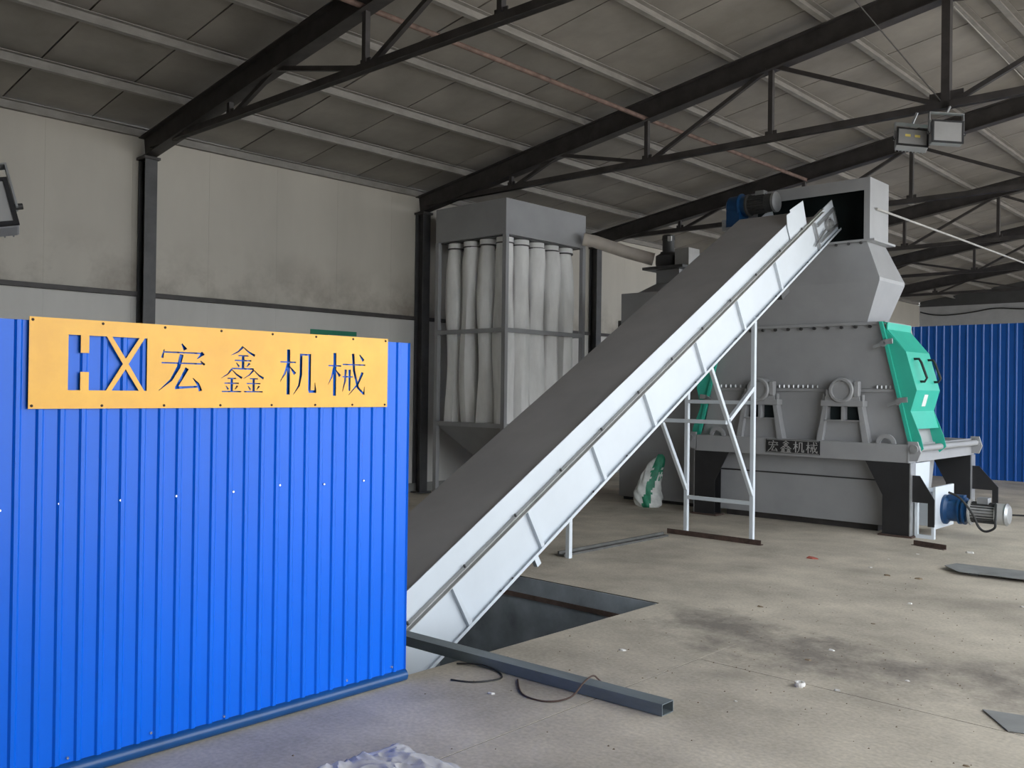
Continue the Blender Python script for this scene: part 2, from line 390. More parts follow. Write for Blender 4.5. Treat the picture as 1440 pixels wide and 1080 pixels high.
# tie pipe and rods
o = MB().tube([(-6.6, 4.2, 5.02), (-6.58, 9.55, 5.0), (-6.52, 13.9, 5.0)], .028, 10).build('tie_pipe', 'rust', smooth=True)
tag(o, 'long rusty pipe tied lengthwise under the rafters', 'pipe')
o = MB().tube([(-3.08, 9.55, 4.5), (-3.5, 7.3, 5.45)], .006, 6).build('tie_rod', 'steel_dark'); tag(o, 'thin wire stay rising from the floodlight truss to the roof', 'stay wire')
o = MB().tube([(-3.0, 9.60, 5.45), (-2.35, 13.9, 4.46)], .007, 6).build('tie_rod', 'purlin_steel'); tag(o, 'thin wire stay slanting down from the king post to the next truss', 'stay wire')
# far blue partition
fp = thing('blue_fence', (-3.7, 18.95, 0), 'tall dark blue ribbed metal fence behind the crusher', 'fence')
xx = -9.6
while xx < 2.0:
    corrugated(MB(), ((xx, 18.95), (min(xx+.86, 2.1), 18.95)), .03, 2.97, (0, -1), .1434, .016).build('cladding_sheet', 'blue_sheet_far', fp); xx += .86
for z in (.35, 1.5, 2.7): MB().box(-9.6, 2.1, 18.96, 19.02, z-.03, z+.03).build('frame_rail', 'blue_tube', fp)
for x in (-9.5, -6, -2.5, 2.0): MB().box(x-.03, x+.03, 19.02, 19.08, 0, 2.95).build('post', 'blue_tube', fp)
cp = [(-11.0+.2, 31.55, 4.36), (-10.4, 31.55, 4.25), (-9.9, 31.55, 4.22), (-9.2, 31.55, 4.28), (-8.5, 31.55, 4.37), (-7.4, 31.55, 4.30), (-5.5, 31.55, 4.33)]
tag(MB().tube(smooth_path(cp), .02, 6).build('cable', 'black_rubber'), 'black cable sagging along the far end wall', 'cable')

# ------------------------------------------------------------------ near blue partition
FX = -3.865
fe = thing('blue_partition', (FX, 1.2, 0), 'bright blue ribbed metal partition carrying the yellow sign', 'partition')
ys = [-1.5, -.66, .18, 1.02, 1.86, 2.70, 3.352]
for i in range(6):
    corrugated(MB(), ((FX, ys[i]), (FX, ys[i+1])), .055, 1.852, (1, 0), .084, .0085).build('cladding_sheet', 'blue_sheet', fe)
MB().cyl((FX+.0, -1.5, .032), (FX+.0, 3.345, .032), .032, n=14).build('base_tube', 'blue_tube', fe, smooth=True)
for z in (.45, 1.15, 1.78): MB().box(FX-.045, FX-.003, -1.5, 3.34, z-.02, z+.02).build('frame_rail', 'blue_tube', fe)
for yy in (-1.4, .9, 3.28): MB().box(FX-.09, FX-.047, yy-.03, yy+.03, 0, 1.8).build('frame_post', 'blue_tube', fe)
scr = [(FX+.001, yy, z) for z, yl in ((1.12, [1.28, 1.50, 1.75, 2.0, 2.28, 2.53, 2.79, 3.04]), (.085, [1.55, 1.9, 2.25, 2.6, 2.95, 3.25])) for yy in yl]
scr = [(x, yy, z+random.uniform(-.01, .01)) for x, yy, z in scr]
s0 = MB().cyl(scr[0], (scr[0][0]+.007, *scr[0][1:]), .008, .005, n=8).build('screw', 'chrome', fe)
copies(s0, scr, fe)

# ------------------------------------------------------------------ lettering strokes (unit boxes)
def JIN(ox, oy, sx, sy):
    K = [([(.5, 1), (.3, .78), (0, .6)], (.09, .06, .015)), ([(.5, .98), (.75, .76), (1, .62)], (.03, .07, .10)), ([(.3, .6), (.72, .6)], (.05, .05)), ([(.15, .39), (.85, .39)], (.05, .05)),
         ([(.5, .6), (.5, .05)], (.11, .11)), ([(.22, .28), (.34, .12)], (.03, .09)), ([(.78, .28), (.66, .12)], (.09, .03)), ([(.03, .03), (.97, .03)], (.055, .055))]
    return [([(ox+x*sx, oy+y_*sy) for x, y_ in p], [w*max(sx, sy) for w in ws]) for p, ws in K]
GL = {
 'hong': [([(.46, 1.), (.54, .88)], (.03, .085)), ([(.10, .87), (.06, .70)], (.02, .05)), ([(.1, .82), (.9, .82)], (.03, .03)), ([(.92, .83), (.79, .70)], (.09, .012)), ([(.05, .60), (.9, .60)], (.03, .03)), ([(.86, .66), (.95, .58)], (.02, .05)),
          ([(.46, .78), (.40, .52), (.25, .25), (0, .03)], (.08, .075, .05, .012)), ([(.58, .50), (.36, .10)], (.08, .05)), ([(.33, .09), (.82, .12)], (.06, .035)), ([(.70, .30), (.82, .17), (.87, .03)], (.015, .06, .075))],
 'xin': JIN(.22, .50, .56, .50)+JIN(0, 0, .48, .50)+JIN(.52, 0, .48, .50),
 'ji': [([(.0, .72), (.42, .72)], (.03, .03)), ([(.22, 1), (.22, 0)], (.085, .085)), ([(.20, .68), (.12, .46), (0, .28)], (.06, .045, .012)), ([(.26, .62), (.40, .46)], (.02, .08)),
        ([(.56, .92), (.56, .45), (.51, .2), (.36, 0)], (.07, .07, .05, .012)), ([(.56, .90), (.84, .90)], (.035, .035)), ([(.80, .92), (.80, .08)], (.075, .075)), ([(.78, .07), (.99, .07)], (.06, .06)), ([(.97, .06), (.95, .28)], (.06, .012))],
 'xie': [([(.0, .70), (.34, .70)], (.03, .03)), ([(.17, 1), (.17, 0)], (.08, .08)), ([(.15, .66), (.09, .44), (0, .26)], (.055, .04, .012)), ([(.20, .60), (.31, .46)], (.02, .07)),
         ([(.38, .74), (1, .74)], (.03, .03)), ([(.66, 1), (.69, .6), (.80, .2), (.97, .04)], (.07, .065, .06, .05)), ([(.97, .03), (.985, .22)], (.045, .012)), ([(.93, .56), (.80, .28), (.55, .02)], (.065, .05, .012)), ([(.84, .98), (.95, .84)], (.03, .075)),
         ([(.38, .45), (.66, .45)], (.03, .03)), ([(.46, .62), (.45, .35), (.38, .1)], (.06, .05, .015)), ([(.57, .62), (.57, .12)], (.065, .05))]}
def stroke_poly(pts, ws, k=1.):
    P = [Vector(p) for p in pts]; Lf = []; Rt = []
    for i, p in enumerate(P):
        d = (P[min(i+1, len(P)-1)]-P[max(i-1, 0)]).normalized(); n = Vector((-d.y, d.x))*ws[i]*k/2
        Lf.append(p+n); Rt.append(p-n)
    return Lf+Rt[::-1]

# ------------------------------------------------------------------ yellow sign with cut-out lettering
SY0, SY1, SZ0, SZ1, SX = 1.372, 3.182, 1.502, 1.866, FX+.0135
plate = MB().box(SX, SX+.004, SY0, SY1, SZ0, SZ1)
cut = MB()
def cutp(poly): cut.prism(poly, 0, SX-.02, SX+.03)
zb, zt = 1.577, 1.802
cutp([(1.522, zb), (1.571, zb), (1.571, zt), (1.522, zt)]); cutp([(1.5705, 1.652), (1.6055, 1.652), (1.6055, 1.730), (1.5705, 1.730)])
cx, cz, a = 1.758, (zb+zt)/2, .0115
xl, xr_, xe = 1.688, 1.828, 1.851
hz = (zt-zb)/2; hx = (xr_-xl)/2; o_ = a*1.9
cutp([(1.605, zb), (xl-a, zb), (cx-o_*.55, cz), (xl-a, zt), (1.605, zt)])
cutp([(xl+a, zt), (cx, cz+o_), (xr_-a, zt)]); cutp([(xl+a, zb), (xr_-a, zb), (cx, cz+o_)][:2]+[(cx, cz-o_)])
cutp([(xr_+a, zt), (cx+o_*.55, cz), (xr_+a, zb), (xe, zb), (xe, zt)])
for ch, (y0, y1, z0, z1) in (('hong', (1.905, 2.13, 1.572, 1.786)), ('xin', (2.203, 2.424, 1.574, 1.787)), ('ji', (2.515, 2.727, 1.565, 1.784)), ('xie', (2.797, 3.031, 1.560, 1.778))):
    for pts, ws in GL[ch]:
        poly = stroke_poly(pts, ws, 1.0)
        cut.prism([(y0+p.x*(y1-y0), z0+p.y*(z1-z0)) for p in poly], 0, SX-.02-random.random()*.004, SX+.03+random.random()*.004)
po_ = plate.build('company_sign', 'sign_yellow')
co_ = cut.build('cutter', 'sign_yellow')
bmod = po_.modifiers.new('cut', 'BOOLEAN'); bmod.object = co_; bmod.solver = 'EXACT'; bmod.use_self = True; bmod.operation = 'DIFFERENCE'
dg = bpy.context.evaluated_depsgraph_get(); nm = bpy.data.meshes.new_from_object(po_.evaluated_get(dg))
po_.modifiers.clear(); po_.data = nm; bpy.data.objects.remove(co_)
tag(po_, 'yellow metal company sign with cut-out HX logo and Chinese characters', 'sign')
bl = [(SX+.004, yy, z) for z in (SZ0+.012, SZ1-.012) for yy in (1.385, 1.66, 1.93, 2.2, 2.47, 2.72, 2.95, 3.165)]
b0 = MB().cyl(bl[0], (bl[0][0]+.004, *bl[0][1:]), .006, .0045, n=8).build('bolt', 'rust_dark', po_); copies(b0, bl, po_)

# ------------------------------------------------------------------ belt conveyor
SLP = math.atan(.592); CD = Vector((0, math.cos(SLP), math.sin(SLP))); CN = Vector((0, -math.sin(SLP), math.cos(SLP)))
CO = Vector((0, 7.5, 1.535))                     # bottom edge of the side panel at y = 7.5
XN, XF = -4.77, -5.56
def cpt(x, s, n): return Vector((x, 0, 0))+CO+CD*s+CN*n
def cbox(mb, x0, x1, s0, s1, n0, n1):
    vs_ = [cpt(x, s, n) for x in (x0, x1) for s in (s0, s1) for n in (n0, n1)]
    return mb.add(vs_, [(0, 1, 3, 2), (4, 6, 7, 5), (0, 4, 5, 1), (2, 3, 7, 6), (0, 2, 6, 4), (1, 5, 7, 3)])
S0, S1, SK = -4.55, 4.12, 3.30
cv = thing('belt_conveyor', (-5.16, 8.95, 0), 'long white belt conveyor rising from the pit to the crusher hood', 'conveyor')
RN, TN = .385, .583
for x, nm_, sg in ((XN, 'side_panel', 1), (XF, 'side_panel', -1)):
    cbox(MB(), x-.005, x+.005, S0, S1, 0, RN).build(nm_, 'white_paint', cv)
    cbox(MB(), x-.006*sg-.004, x-.006*sg+.004, S0, SK, RN, TN if sg == 1 else TN-.032).build('skirt_plate', 'white_paint', cv)
    r = MB(); xa, xb = sorted((x+.005*sg, x+.045*sg)); cbox(r, xa, xb, S0, S1-.35, RN-.022, RN-.016); cbox(r, xa, xb, S0, S1-.35, RN+.012, RN+.018); cbox(r, min(x+.005*sg, x+.009*sg), max(x+.005*sg, x+.009*sg), S0, S1-.35, RN-.016, RN+.012)
    r.build('joint_rail', 'rail_grey', cv)
    fl_ = MB(); cbox(fl_, xa, xb, S0, S1, -.006, .0); cbox(fl_, *sorted((x+.041*sg, x+.045*sg)), S0, S1, 0, .018); fl_.build('bottom_flange', 'white_paint', cv)
    ribs = [-4.15, -3.22, -2.30, -1.36, -.49, .50, 1.41, 2.37]
    r0 = None
    for i, s in enumerate(ribs):
        r0 = cbox(MB(), *sorted((x+.005*sg, x+.04*sg)), s-.02, s+.02, .0, RN-.024).build('rib', 'white_paint', cv, bevel=.002) if r0 is None else r0
        if i:
            c = r0.copy(); COL.objects.link(c); c.parent = cv; c.location = CD*(s-ribs[0])
    bs = [S0+.25+i*.62 for i in range(13)]
    bp = [cpt(x+.03*sg, s, RN+.018) for s in bs]
    b0 = MB().cyl(bp[0], bp[0]+CN*.022, .009, n=6).build('bolt', 'motor_dark', cv); copies(b0, bp, cv)
    bp = [cpt(x+.03*sg, s, .002) for s in (-4.0, -2.85, -2.7, -1.55, -1.0, .3, 1.2, 2.2, 3.1)]
    b0 = MB().cyl(bp[0], bp[0]+CN*.018, .009, n=6).build('bolt', 'motor_dark', cv); copies(b0, bp, cv)
# notched end plate of the skirt
nt_ = MB(); nt_.prism([tuple(cpt(XN, s, n).yz) for s, n in ((SK-.45, TN-.02), (SK-.40, TN+.10), (SK-.30, TN+.09), (SK-.30, TN+.12), (SK+.06, TN+.09), (SK+.02, RN+.02), (SK-.45, RN+.02))], 0, XN+.008, XN+.013)
nt_.build('end_plate', 'white_paint', cv)
# belt: upper run, head wrap, lower run
cbox(MB(), XF+.004, XN-.004, S0, SK-.02, TN-.03, TN-.012).build('belt', 'belt_rubber', cv)
cbox(MB(), XF+.02, XN-.02, SK-.3, S1-.36, .30, .315).build('belt_head_run', 'belt_rubber', cv)
cbox(MB(), XF+.02, XN-.02, S0, S1-.36, .035, .05).build('belt_return_run', 'belt_rubber', cv)
hp = cpt(0, S1-.33, .18); MB().cyl((XF+.02, hp.y, hp.z), (XN-.02, hp.y, hp.z), .13, n=28).build('head_pulley', 'belt_rubber', cv, smooth=True)
tpp = cpt(0, S0+.2, .18); MB().cyl((XF+.02, tpp.y, tpp.z), (XN-.02, tpp.y, tpp.z), .13, n=28).build('tail_pulley', 'belt_rubber', cv, smooth=True)
# take-up bearing on the head
tk = cbox(MB(), XN+.006, XN+.03, S1-.56, S1-.03, .06, .10); cbox(tk, XN+.006, XN+.03, S1-.56, S1-.03, .26, .30); cbox(tk, XN+.006, XN+.03, S1-.06, S1-.03, .06, .30)
tk.build('take_up_frame', 'galv', cv)
bp_ = cpt(XN+.01, S1-.27, .18); tb = MB().lathe(bp_, (1, 0, 0), [(0, .085), (.03, .08), (.032, .055), (.055, .05), (.056, .03), (.075, .03)], 20).build('head_bearing', 'galv', cv, smooth=True)
MB().cyl(cpt(XN+.035, S1-.75, .10), cpt(XN+.035, S1-.4, .16), .012, n=8).build('take_up_screw', 'galv', cv)
cbox(MB(), XN+.006, XN+.035, S1-.66, S1-.62, .0, .34).build('take_up_bracket', 'galv', cv)
# small bracket hanging below the frame + roller box
cbox(MB(), XN-.05, XN+.01, 2.35, 2.55, -.10, -.006).build('idler_bracket', 'motor_dark', cv)
cbox(MB(), XN-.02, XN+.02, -2.42, -2.37, -.10, -.006).build('pit_strut', 'white_paint', cv)
# stand
def cbz(yv): return CO.z+(yv-7.5)*.592
LB = 8.95
for x in (XN, XF-.02):
    MB().box(x-.022, x+.022, LB-.022, LB+.022, .03, cbz(LB)+.02).build('leg', 'white_paint', cv, bevel=.003)
    MB().bar((x, 8.06, cbz(8.06)-.0), (x, LB-.01, .52), .04, .04, (1, 0, 0)).build('leg_brace', 'white_paint', cv, bevel=.003)
MB().bar((XN, 8.42, 1.31), (XN, LB, 1.66), .04, .04, (1, 0, 0)).build('leg_brace', 'white_paint', cv, bevel=.003)
for yv, z in ((LB, .43), (LB, 1.50), (8.40, 1.30)):
    MB().box(XF, XN, yv-.02, yv+.02, z-.02, z+.02).build('cross_bar', 'white_paint', cv, bevel=.003)
MB().angle((XF-.25, LB-.03, .0), (XN+.12, LB-.03, .0), .055, .008, (0, 0, 1), -1).build('foot_angle', 'rust_dark', cv)
# second, low stand behind (only its foot shows)
MB().box(XF-.05, XF-.005, 6.86, 6.905, 0, cbz(6.88)).build('leg', 'white_paint', cv)
# drive motor on a shelf over the head
dm = MB().box(-6.02, -5.12, 10.42, 10.735, 3.66, 3.70).box(-6.02, -5.98, 10.42, 10.735, 3.70, 3.80).build('motor_shelf', 'machine_grey', cv)
g = Vector((-5.99, 10.56, 3.97))
MB().lathe(g, (1, 0, 0), [(0, .10), (.03, .135), (.16, .14), (.17, .16), (.19, .16), (.20, .125), (.27, .12)], 24).box(g.x+.02, g.x+.2, g.y-.12, g.y+.12, 3.70, g.z-.06).build('gearbox', 'motor_blue', cv, smooth=True)
mo = MB().lathe(g+Vector((.27, 0, 0)), (1, 0, 0), [(0, .14), (.02, .14), (.021, .10), (.25, .10), (.251, .115), (.36, .11)], 24).build('drive_motor', 'motor_dark', cv, smooth=True)
fins = MB()
for k in range(18):
    a_ = 2*math.pi*k/18; d_ = Vector((0, math.cos(a_), math.sin(a_))); fins.bar(g+Vector((.30, 0, 0))+d_*.105, g+Vector((.51, 0, 0))+d_*.105, .006, .03, d_)
fins.build('cooling_fins', 'motor_dark', mo)
MB().lathe(g+Vector((.62, 0, 0)), (1, 0, 0), [(0, .125), (.03, .125), (.045, .08), (.046, .02)], 24).build('fan_cover', 'galv', mo, smooth=True)
MB().box(g.x+.38, g.x+.5, g.y-.05, g.y+.05, g.z+.10, g.z+.16).build('terminal_box', 'galv', mo, bevel=.005)

# ------------------------------------------------------------------ hammer mill (crusher)
MX = -5.13; BY = 10.64
hm = thing('hammer_mill', (MX, 11.5, 0), 'large grey hammer mill crusher with green side doors and tall hood', 'crusher')
# base frame
XL, XRR = -6.49, -3.76
MB().box(XL, XRR, BY, BY+.14, .838, 1.045).build('front_beam', 'machine_grey', hm, bevel=.004)
MB().box(XL, XRR, 12.84, 12.98, .838, 1.045).build('rear_beam', 'machine_grey', hm, bevel=.004)
for x0 in (XRR-.14, XL): MB().box(x0, x0+.14, BY+.14, 12.84, .838, 1.045).build('side_beam', 'machine_grey', hm)
MB().prism([(XRR, .838), (XRR+.012, .838), (XRR+.012, 1.05), (XRR, 1.05)], 1, BY-.01, 12.99).build('side_plate', 'machine_grey', hm)
# nameplate with raised lettering
npn = MB().box(-5.485, -4.785, BY-.012, BY-.002, .868, 1.038).build('nameplate', 'black_paint', hm)
for i, ch in enumerate(('hong', 'xin', 'ji', 'xie')):
    c0 = -5.455+i*.167; q = MB()
    for pts, ws in GL[ch]:
        q.prism([(c0+p.x*.14, .885+p.y*.135) for p in stroke_poly(pts, [max(w, .055) for w in ws], 1.)], 1, BY-.016, BY-.0122)
    q.build('character', 'rail_grey', npn)
MB().box(-5.475, -4.795, BY-.0135, BY-.0121, .874, .879).build('nameplate_border', 'rail_grey', npn); MB().box(-5.475, -4.795, BY-.0135, BY-.0121, 1.027, 1.032).build('nameplate_border', 'rail_grey', npn)
# legs
def mleg(xo, sg, y0):
    # xo outer edge x, sg direction inward; black H leg with a wide gusset at the top
    lg = MB().box(min(xo, xo+sg*.30), max(xo, xo+sg*.30), y0, y0+.012, .02, .838)
    lg.box(*sorted((xo, xo+sg*.30)), y0+.15, y0+.162, .02, .838); lg.box(*sorted((xo+sg*.14, xo+sg*.16)), y0+.012, y0+.15, .02, .838)
    lg.prism([(xo+sg*.30, .838), (xo+sg*.50, .838), (xo+sg*.30, .46)], 1, y0, y0+.012)
    p = lg.build('leg', 'black_paint', hm)
    MB().box(*sorted((xo, xo-sg*.012)), y0, y0+.16, .02, .838).build('leg_flange', 'galv', hm)
    MB().box(*sorted((xo-sg*.04, xo+sg*.34)), y0-.03, y0+.19, 0, .02).build('foot_plate', 'rust_dark', hm)
mleg(XRR+.02, -1, BY); mleg(XL-.02, 1, BY); mleg(XRR+.02, -1, 12.82); mleg(XL-.02, 1, 12.82)
# discharge bin below the frame
db = MB().loft([[(-6.38, BY+.20, .838), (-3.98, BY+.20, .838), (-3.98, 12.2, .838), (-6.38, 12.2, .838)], [(-6.34, BY+.22, .08), (-4.04, BY+.22, .08), (-4.04, 12.15, .08), (-6.34, 12.15, .08)]])
db.build('discharge_bin', 'machine_grey', hm)
MB().box(-6.36, -4.0, BY+.195, BY+.205, .598, .613).build('bin_seam', 'black_paint', hm)
MB().box(-6.2, -4.2, BY+.3, 12.1, 0, .08).build('bin_skid', 'steel_dark', hm)
# mid body, split at the bearing line
def trap(z0, z1, e=0):  # half width of the trapezoid body at z
    f_ = lambda z: 1.345-(z-1.045)/(2.46-1.045)*.29
    return [(MX-f_(z0)-e, z0), (MX+f_(z0)+e, z0), (MX+f_(z1)+e, z1), (MX-f_(z1)-e, z1)]
MB().prism(trap(1.045, 1.63), 1, BY+.14, 11.58).build('lower_housing', 'machine_grey', hm)
MB().prism(trap(1.67, 2.42), 1, BY+.14, 11.58).build('upper_housing', 'machine_grey', hm)
MB().prism(trap(1.632, 1.668, .0), 1, BY+.115, 11.60).build('split_flange', 'machine_grey', hm)
MB().prism(trap(2.42, 2.455, .0), 1, BY+.115, 11.60).build('top_flange', 'machine_grey', hm)
fb_ = [(-5.38+i*.062, BY+.118, 1.675) for i in range(9)]+[(-4.16+.05*i, BY+.118, 1.675) for i in range(7)]+[(-6.2+.07*i, BY+.118, 1.675) for i in range(6)]
fb0 = MB().cyl(fb_[0], (fb_[0][0], fb_[0][1], fb_[0][2]+.035), .014, n=6).build('flange_bolt', 'galv', hm); copies(fb0, fb_, hm)
tb_ = [(-5.95+i*.17, BY+.132, 2.40) for i in range(11)]
tb0 = MB().cyl(tb_[0], (tb_[0][0], tb_[0][1]-.03, tb_[0][2]), .02, n=6).build('flange_bolt', 'motor_dark', hm); copies(tb0, tb_, hm)
# bearings and their pedestals
def bearing(x):
    Y = BY+.02
    pd = MB()
    for s in (-1, 1):
        pd.prism([(x+s*.235, 1.46), (x+s*.185, 1.46), (x+s*.245, 1.045), (x+s*.315, 1.045)], 1, Y, Y+.115)
    pd.box(x-.24, x+.24, Y+.06, Y+.118, 1.045, 1.29); pd.box(x-.23, x+.23, Y, Y+.115, 1.285, 1.297); pd.box(x-.012, x+.022, Y, Y+.1, 1.297, 1.46)
    pd.build('bearing_pedestal', 'machine_grey', hm)
    MB().box(x-.19, x+.19, Y+.112, Y+.1195, 1.30, 1.455).build('pedestal_shade', 'dark_inside', hm)  # dark panel, the shade of the upper pedestal cells put into colour
    MB().box(x-.255, x+.255, Y-.02, Y+.115, 1.46, 1.53).build('bearing_plate', 'machine_grey', hm, bevel=.004)
    b = MB().lathe((x, Y+.11, 1.65), (0, -1, 0), [(0, .15), (.15, .15), (.16, .14), (.161, .115), (.135, .112), (.136, .0)], 32)
    b.box(x-.21, x+.21, Y-.01, Y+.10, 1.53, 1.575)
    bo = b.build('bearing_housing', 'machine_grey', hm, smooth=True)
    MB().box(x+.145, x+.205, Y-.03, Y+.05, 1.575, 1.755).build('bearing_lug', 'machine_grey', bo, bevel=.01)
    MB().box(x-.20, x-.15, Y-.02, Y+.05, 1.575, 1.66).build('bearing_lug', 'machine_grey', bo, bevel=.01)
    for s in (-1, 1): MB().cyl((x+s*.235, Y+.03, 1.53), (x+s*.235, Y+.03, 1.60), .02, n=8).build('anchor_bolt', 'machine_grey', bo)
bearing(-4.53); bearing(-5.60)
# lifting lugs
for x in (-4.02, -6.2):
    q = MB(); n_ = 14
    pts = [(x+.11*math.cos(math.pi*i/n_), 1.045+.11*math.sin(math.pi*i/n_)) for i in range(n_+1)]+[(x+.065*math.cos(math.pi*i/n_), 1.045+.065*math.sin(math.pi*i/n_)) for i in range(n_, -1, -1)]
    for i in range(n_): q.prism([pts[i], pts[i+1], pts[2*n_-i], pts[2*n_+1-i]], 1, BY+.03, BY+.06)
    q.build('lifting_lug', 'machine_grey', hm)
# hood
hf, hb = BY+.11, 11.32
def ring(z, xr, yf, yb): return [(2*MX-xr, yf, z), (xr, yf, z), (xr, yb, z), (2*MX-xr, yb, z)]
r0, r1, r2, r3 = ring(2.456, -4.29, BY+.14, 11.40), ring(2.93, -4.13, BY+.085, 11.52), ring(2.97, -4.13, BY+.085, 11.52), ring(3.40, -4.29, hf, hb)
MB().loft([r0, r1, r2, r3]).build('hood_body', 'machine_grey', hm, bevel=.003)
hx0, hx1 = 2*MX+4.26, -4.26
MB().box(hx0-.05, hx1+.07, hf-.04, hb+.05, 3.40, 3.425).build('hood_flange', 'machine_grey', hm)
hb_ = [(-4.35-i*.15, hf-.042, 3.385) for i in range(6)]
hb0 = MB().cyl(hb_[0], (hb_[0][0], hb_[0][1]+.02, hb_[0][2]), .017, n=6).build('flange_bolt', 'motor_dark', hm); copies(hb0, hb_, hm)
MB().box(hx1-.006, hx1, hf, hb, 3.425, 4.155).build('hood_side', 'machine_grey', hm)
MB().box(hx0, hx0+.006, hf, hb, 3.425, 4.155).build('hood_side', 'machine_grey', hm)
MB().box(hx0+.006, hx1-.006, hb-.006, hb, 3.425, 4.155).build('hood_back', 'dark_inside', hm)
MB().box(hx0+.006, hx1-.006, hf, hf+.006, 4.01, 4.155).build('hood_lintel', 'machine_grey', hm)
MB().box(hx1-.07, hx1-.006, hf, hf+.006, 3.425, 4.01).build('hood_jamb', 'machine_grey', hm)
MB().box(hx0+.006, hx1-.006, hf+.006, hb-.006, 4.14, 4.155).build('hood_lid', 'machine_grey', hm)
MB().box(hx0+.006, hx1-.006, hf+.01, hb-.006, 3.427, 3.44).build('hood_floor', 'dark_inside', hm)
# green side doors (both sides)
def door(s):
    X = lambda x: x if s == 1 else 2*MX-x
    inner = [(-4.115, 2.44), (-3.755, 1.07)]
    outer = [(-4.085, 2.40), (-3.83, 2.10), (-3.705, 1.66), (-3.77, 1.42), (-3.66, 1.12)]
    ya, yb = BY+.10, 11.50
    prof = [(-4.118, 2.45), (-4.062, 2.36), (-3.83, 2.10), (-3.705, 1.66), (-3.77, 1.42), (-3.655, 1.13), (-3.625, 1.00), (-3.70, .93), (-3.78, 1.07)]
    d = MB()
    for y_ in (ya, yb): d.prism([(X(x), z) for x, z in prof], 1, y_, y_+.012)
    top = [(-4.118, 2.45), (-4.04, 2.44), (-4.045, 2.36), (-3.83, 2.10), (-3.705, 1.66), (-3.77, 1.42), (-3.71, 1.22)]
    th = .012
    for (xa, za), (xb, zb_) in zip(top[:-1], top[1:]):
        nv = Vector((za-zb_, xb-xa)).normalized()*-th
        d.prism([(X(xa), za), (X(xb), zb_), (X(xb+nv.x), zb_+nv.y), (X(xa+nv.x), za+nv.y)], 1, ya+.012, yb)
    d.prism([(X(-4.09), 2.45), (X(-4.13), 2.45), (X(-3.79), 1.08), (X(-3.75), 1.08)], 1, ya-.03, ya)
    do = d.build('side_door', 'green_paint', hm)
    for yy in (ya+.20, yb-.10):
        xa, za, xb, zb_ = -3.80+.028, 2.02, -3.735+.028, 1.76
        MB().tube([(X(xa-.04), yy, za), (X(xa+.02), yy, za), (X(xa+.045), yy, za-.04), (X(xb+.045), yy, zb_+.04), (X(xb+.02), yy, zb_), (X(xb-.04), yy, zb_)], .014, 8).build('handle', 'black_rubber', do, smooth=True)
    if s == 1:
        MB().prism([(-3.722+.004, 1.61), (-3.722+.001, 1.61), (-3.757+.001, 1.475), (-3.757+.004, 1.475)], 1, ya+.30, ya+.42).build('sticker', 'white_plastic', do)
    for zc in (2.17, 1.50):
        xo = -4.09-(zc-2.44)*.255
        c = MB().bar((X(xo-.16), ya-.05, zc-.02), (X(xo-.03), ya-.05, zc+.03), .02, .035).cyl((X(xo-.05), ya-.06, zc+.02), (X(xo-.05), ya-.01, zc+.02), .035, n=10).bar((X(xo-.04), ya-.05, zc+.04), (X(xo+.06), ya-.05, zc+.05), .02, .06)
        c.build('latch', 'galv', do)
    MB().cyl((X(-3.69), BY+.02, 1.0), (X(-3.69), 12.9, 1.0), .038, n=16).build('hinge_shaft', 'machine_grey', hm, smooth=True)
    for y_ in (BY-.0, 12.88):
        l = MB().prism([(X(-3.76), .86), (X(-3.66), .86), (X(-3.62), .96), (X(-3.66), 1.08), (X(-3.76), 1.08)], 1, y_, y_+.03).build('hinge_lug', 'machine_grey', hm)
        MB().cyl((X(-3.69), y_-.03, 1.0), (X(-3.69), y_, 1.0), .045, n=14).build('hinge_nut', 'galv', hm)
door(1); door(-1)
# black outrigger brackets and screw end on the lit side
for y_, q_ in ((BY+.06, .13), (12.86, .06)):
    MB().prism([(-3.728, .70), (-3.65, .70), (-3.36-q_, .44), (-3.36-q_, .14), (-3.43-q_, .14), (-3.43-q_, .40), (-3.728, .40)], 1, y_, y_+.014).build('bracket', 'black_paint', hm)
MB().prism([(-3.98, .82), (-3.79, .82), (-3.80, .50), (-3.98, .50)], 1, BY+.30, 11.45).build('outlet_chute', 'white_paint', hm)
MB().box(-4.03, -3.60, 11.05, 11.55, .10, .50).build('screw_housing', 'white_paint', hm, bevel=.006)
MB().box(-3.60, -3.57, 10.98, 11.62, .08, .56).build('screw_end_plate', 'white_paint', hm)
ch_ = MB().box(-3.71, -3.68, BY+.09, BY+.14, .04, .40).box(-3.71, -3.50, BY+.09, BY+.14, .0, .04).box(-3.53, -3.50, BY+.09, BY+.14, .04, .16)
ch_.build('cable_channel', 'white_paint', hm)
gz = Vector((-3.57, 11.3, .285))
gb = MB().lathe(gz, (1, 0, 0), [(0, .17), (.03, .17), (.06, .13), (.16, .13), (.165, .155), (.185, .155), (.19, .13), (.21, .13), (.215, .155), (.235, .155), (.24, .12), (.28, .12)], 28)
gb.box(gz.x+.05, gz.x+.22, gz.y-.05, gz.y+.05, gz.z+.12, gz.z+.18).build('gearbox', 'motor_blue', hm, smooth=True)
mo = MB().lathe(gz+Vector((.28, 0, 0)), (1, 0, 0), [(0, .15), (.015, .15), (.016, .10), (.27, .10), (.271, .12), (.36, .12)], 28).build('screw_motor', 'rail_grey', hm, smooth=True)
MB().lathe(gz+Vector((.64, 0, 0)), (1, 0, 0), [(0, .12), (.02, .125), (.045, .10), (.05, .02)], 28).build('fan_cover', 'galv', mo, smooth=True)
fins = MB()
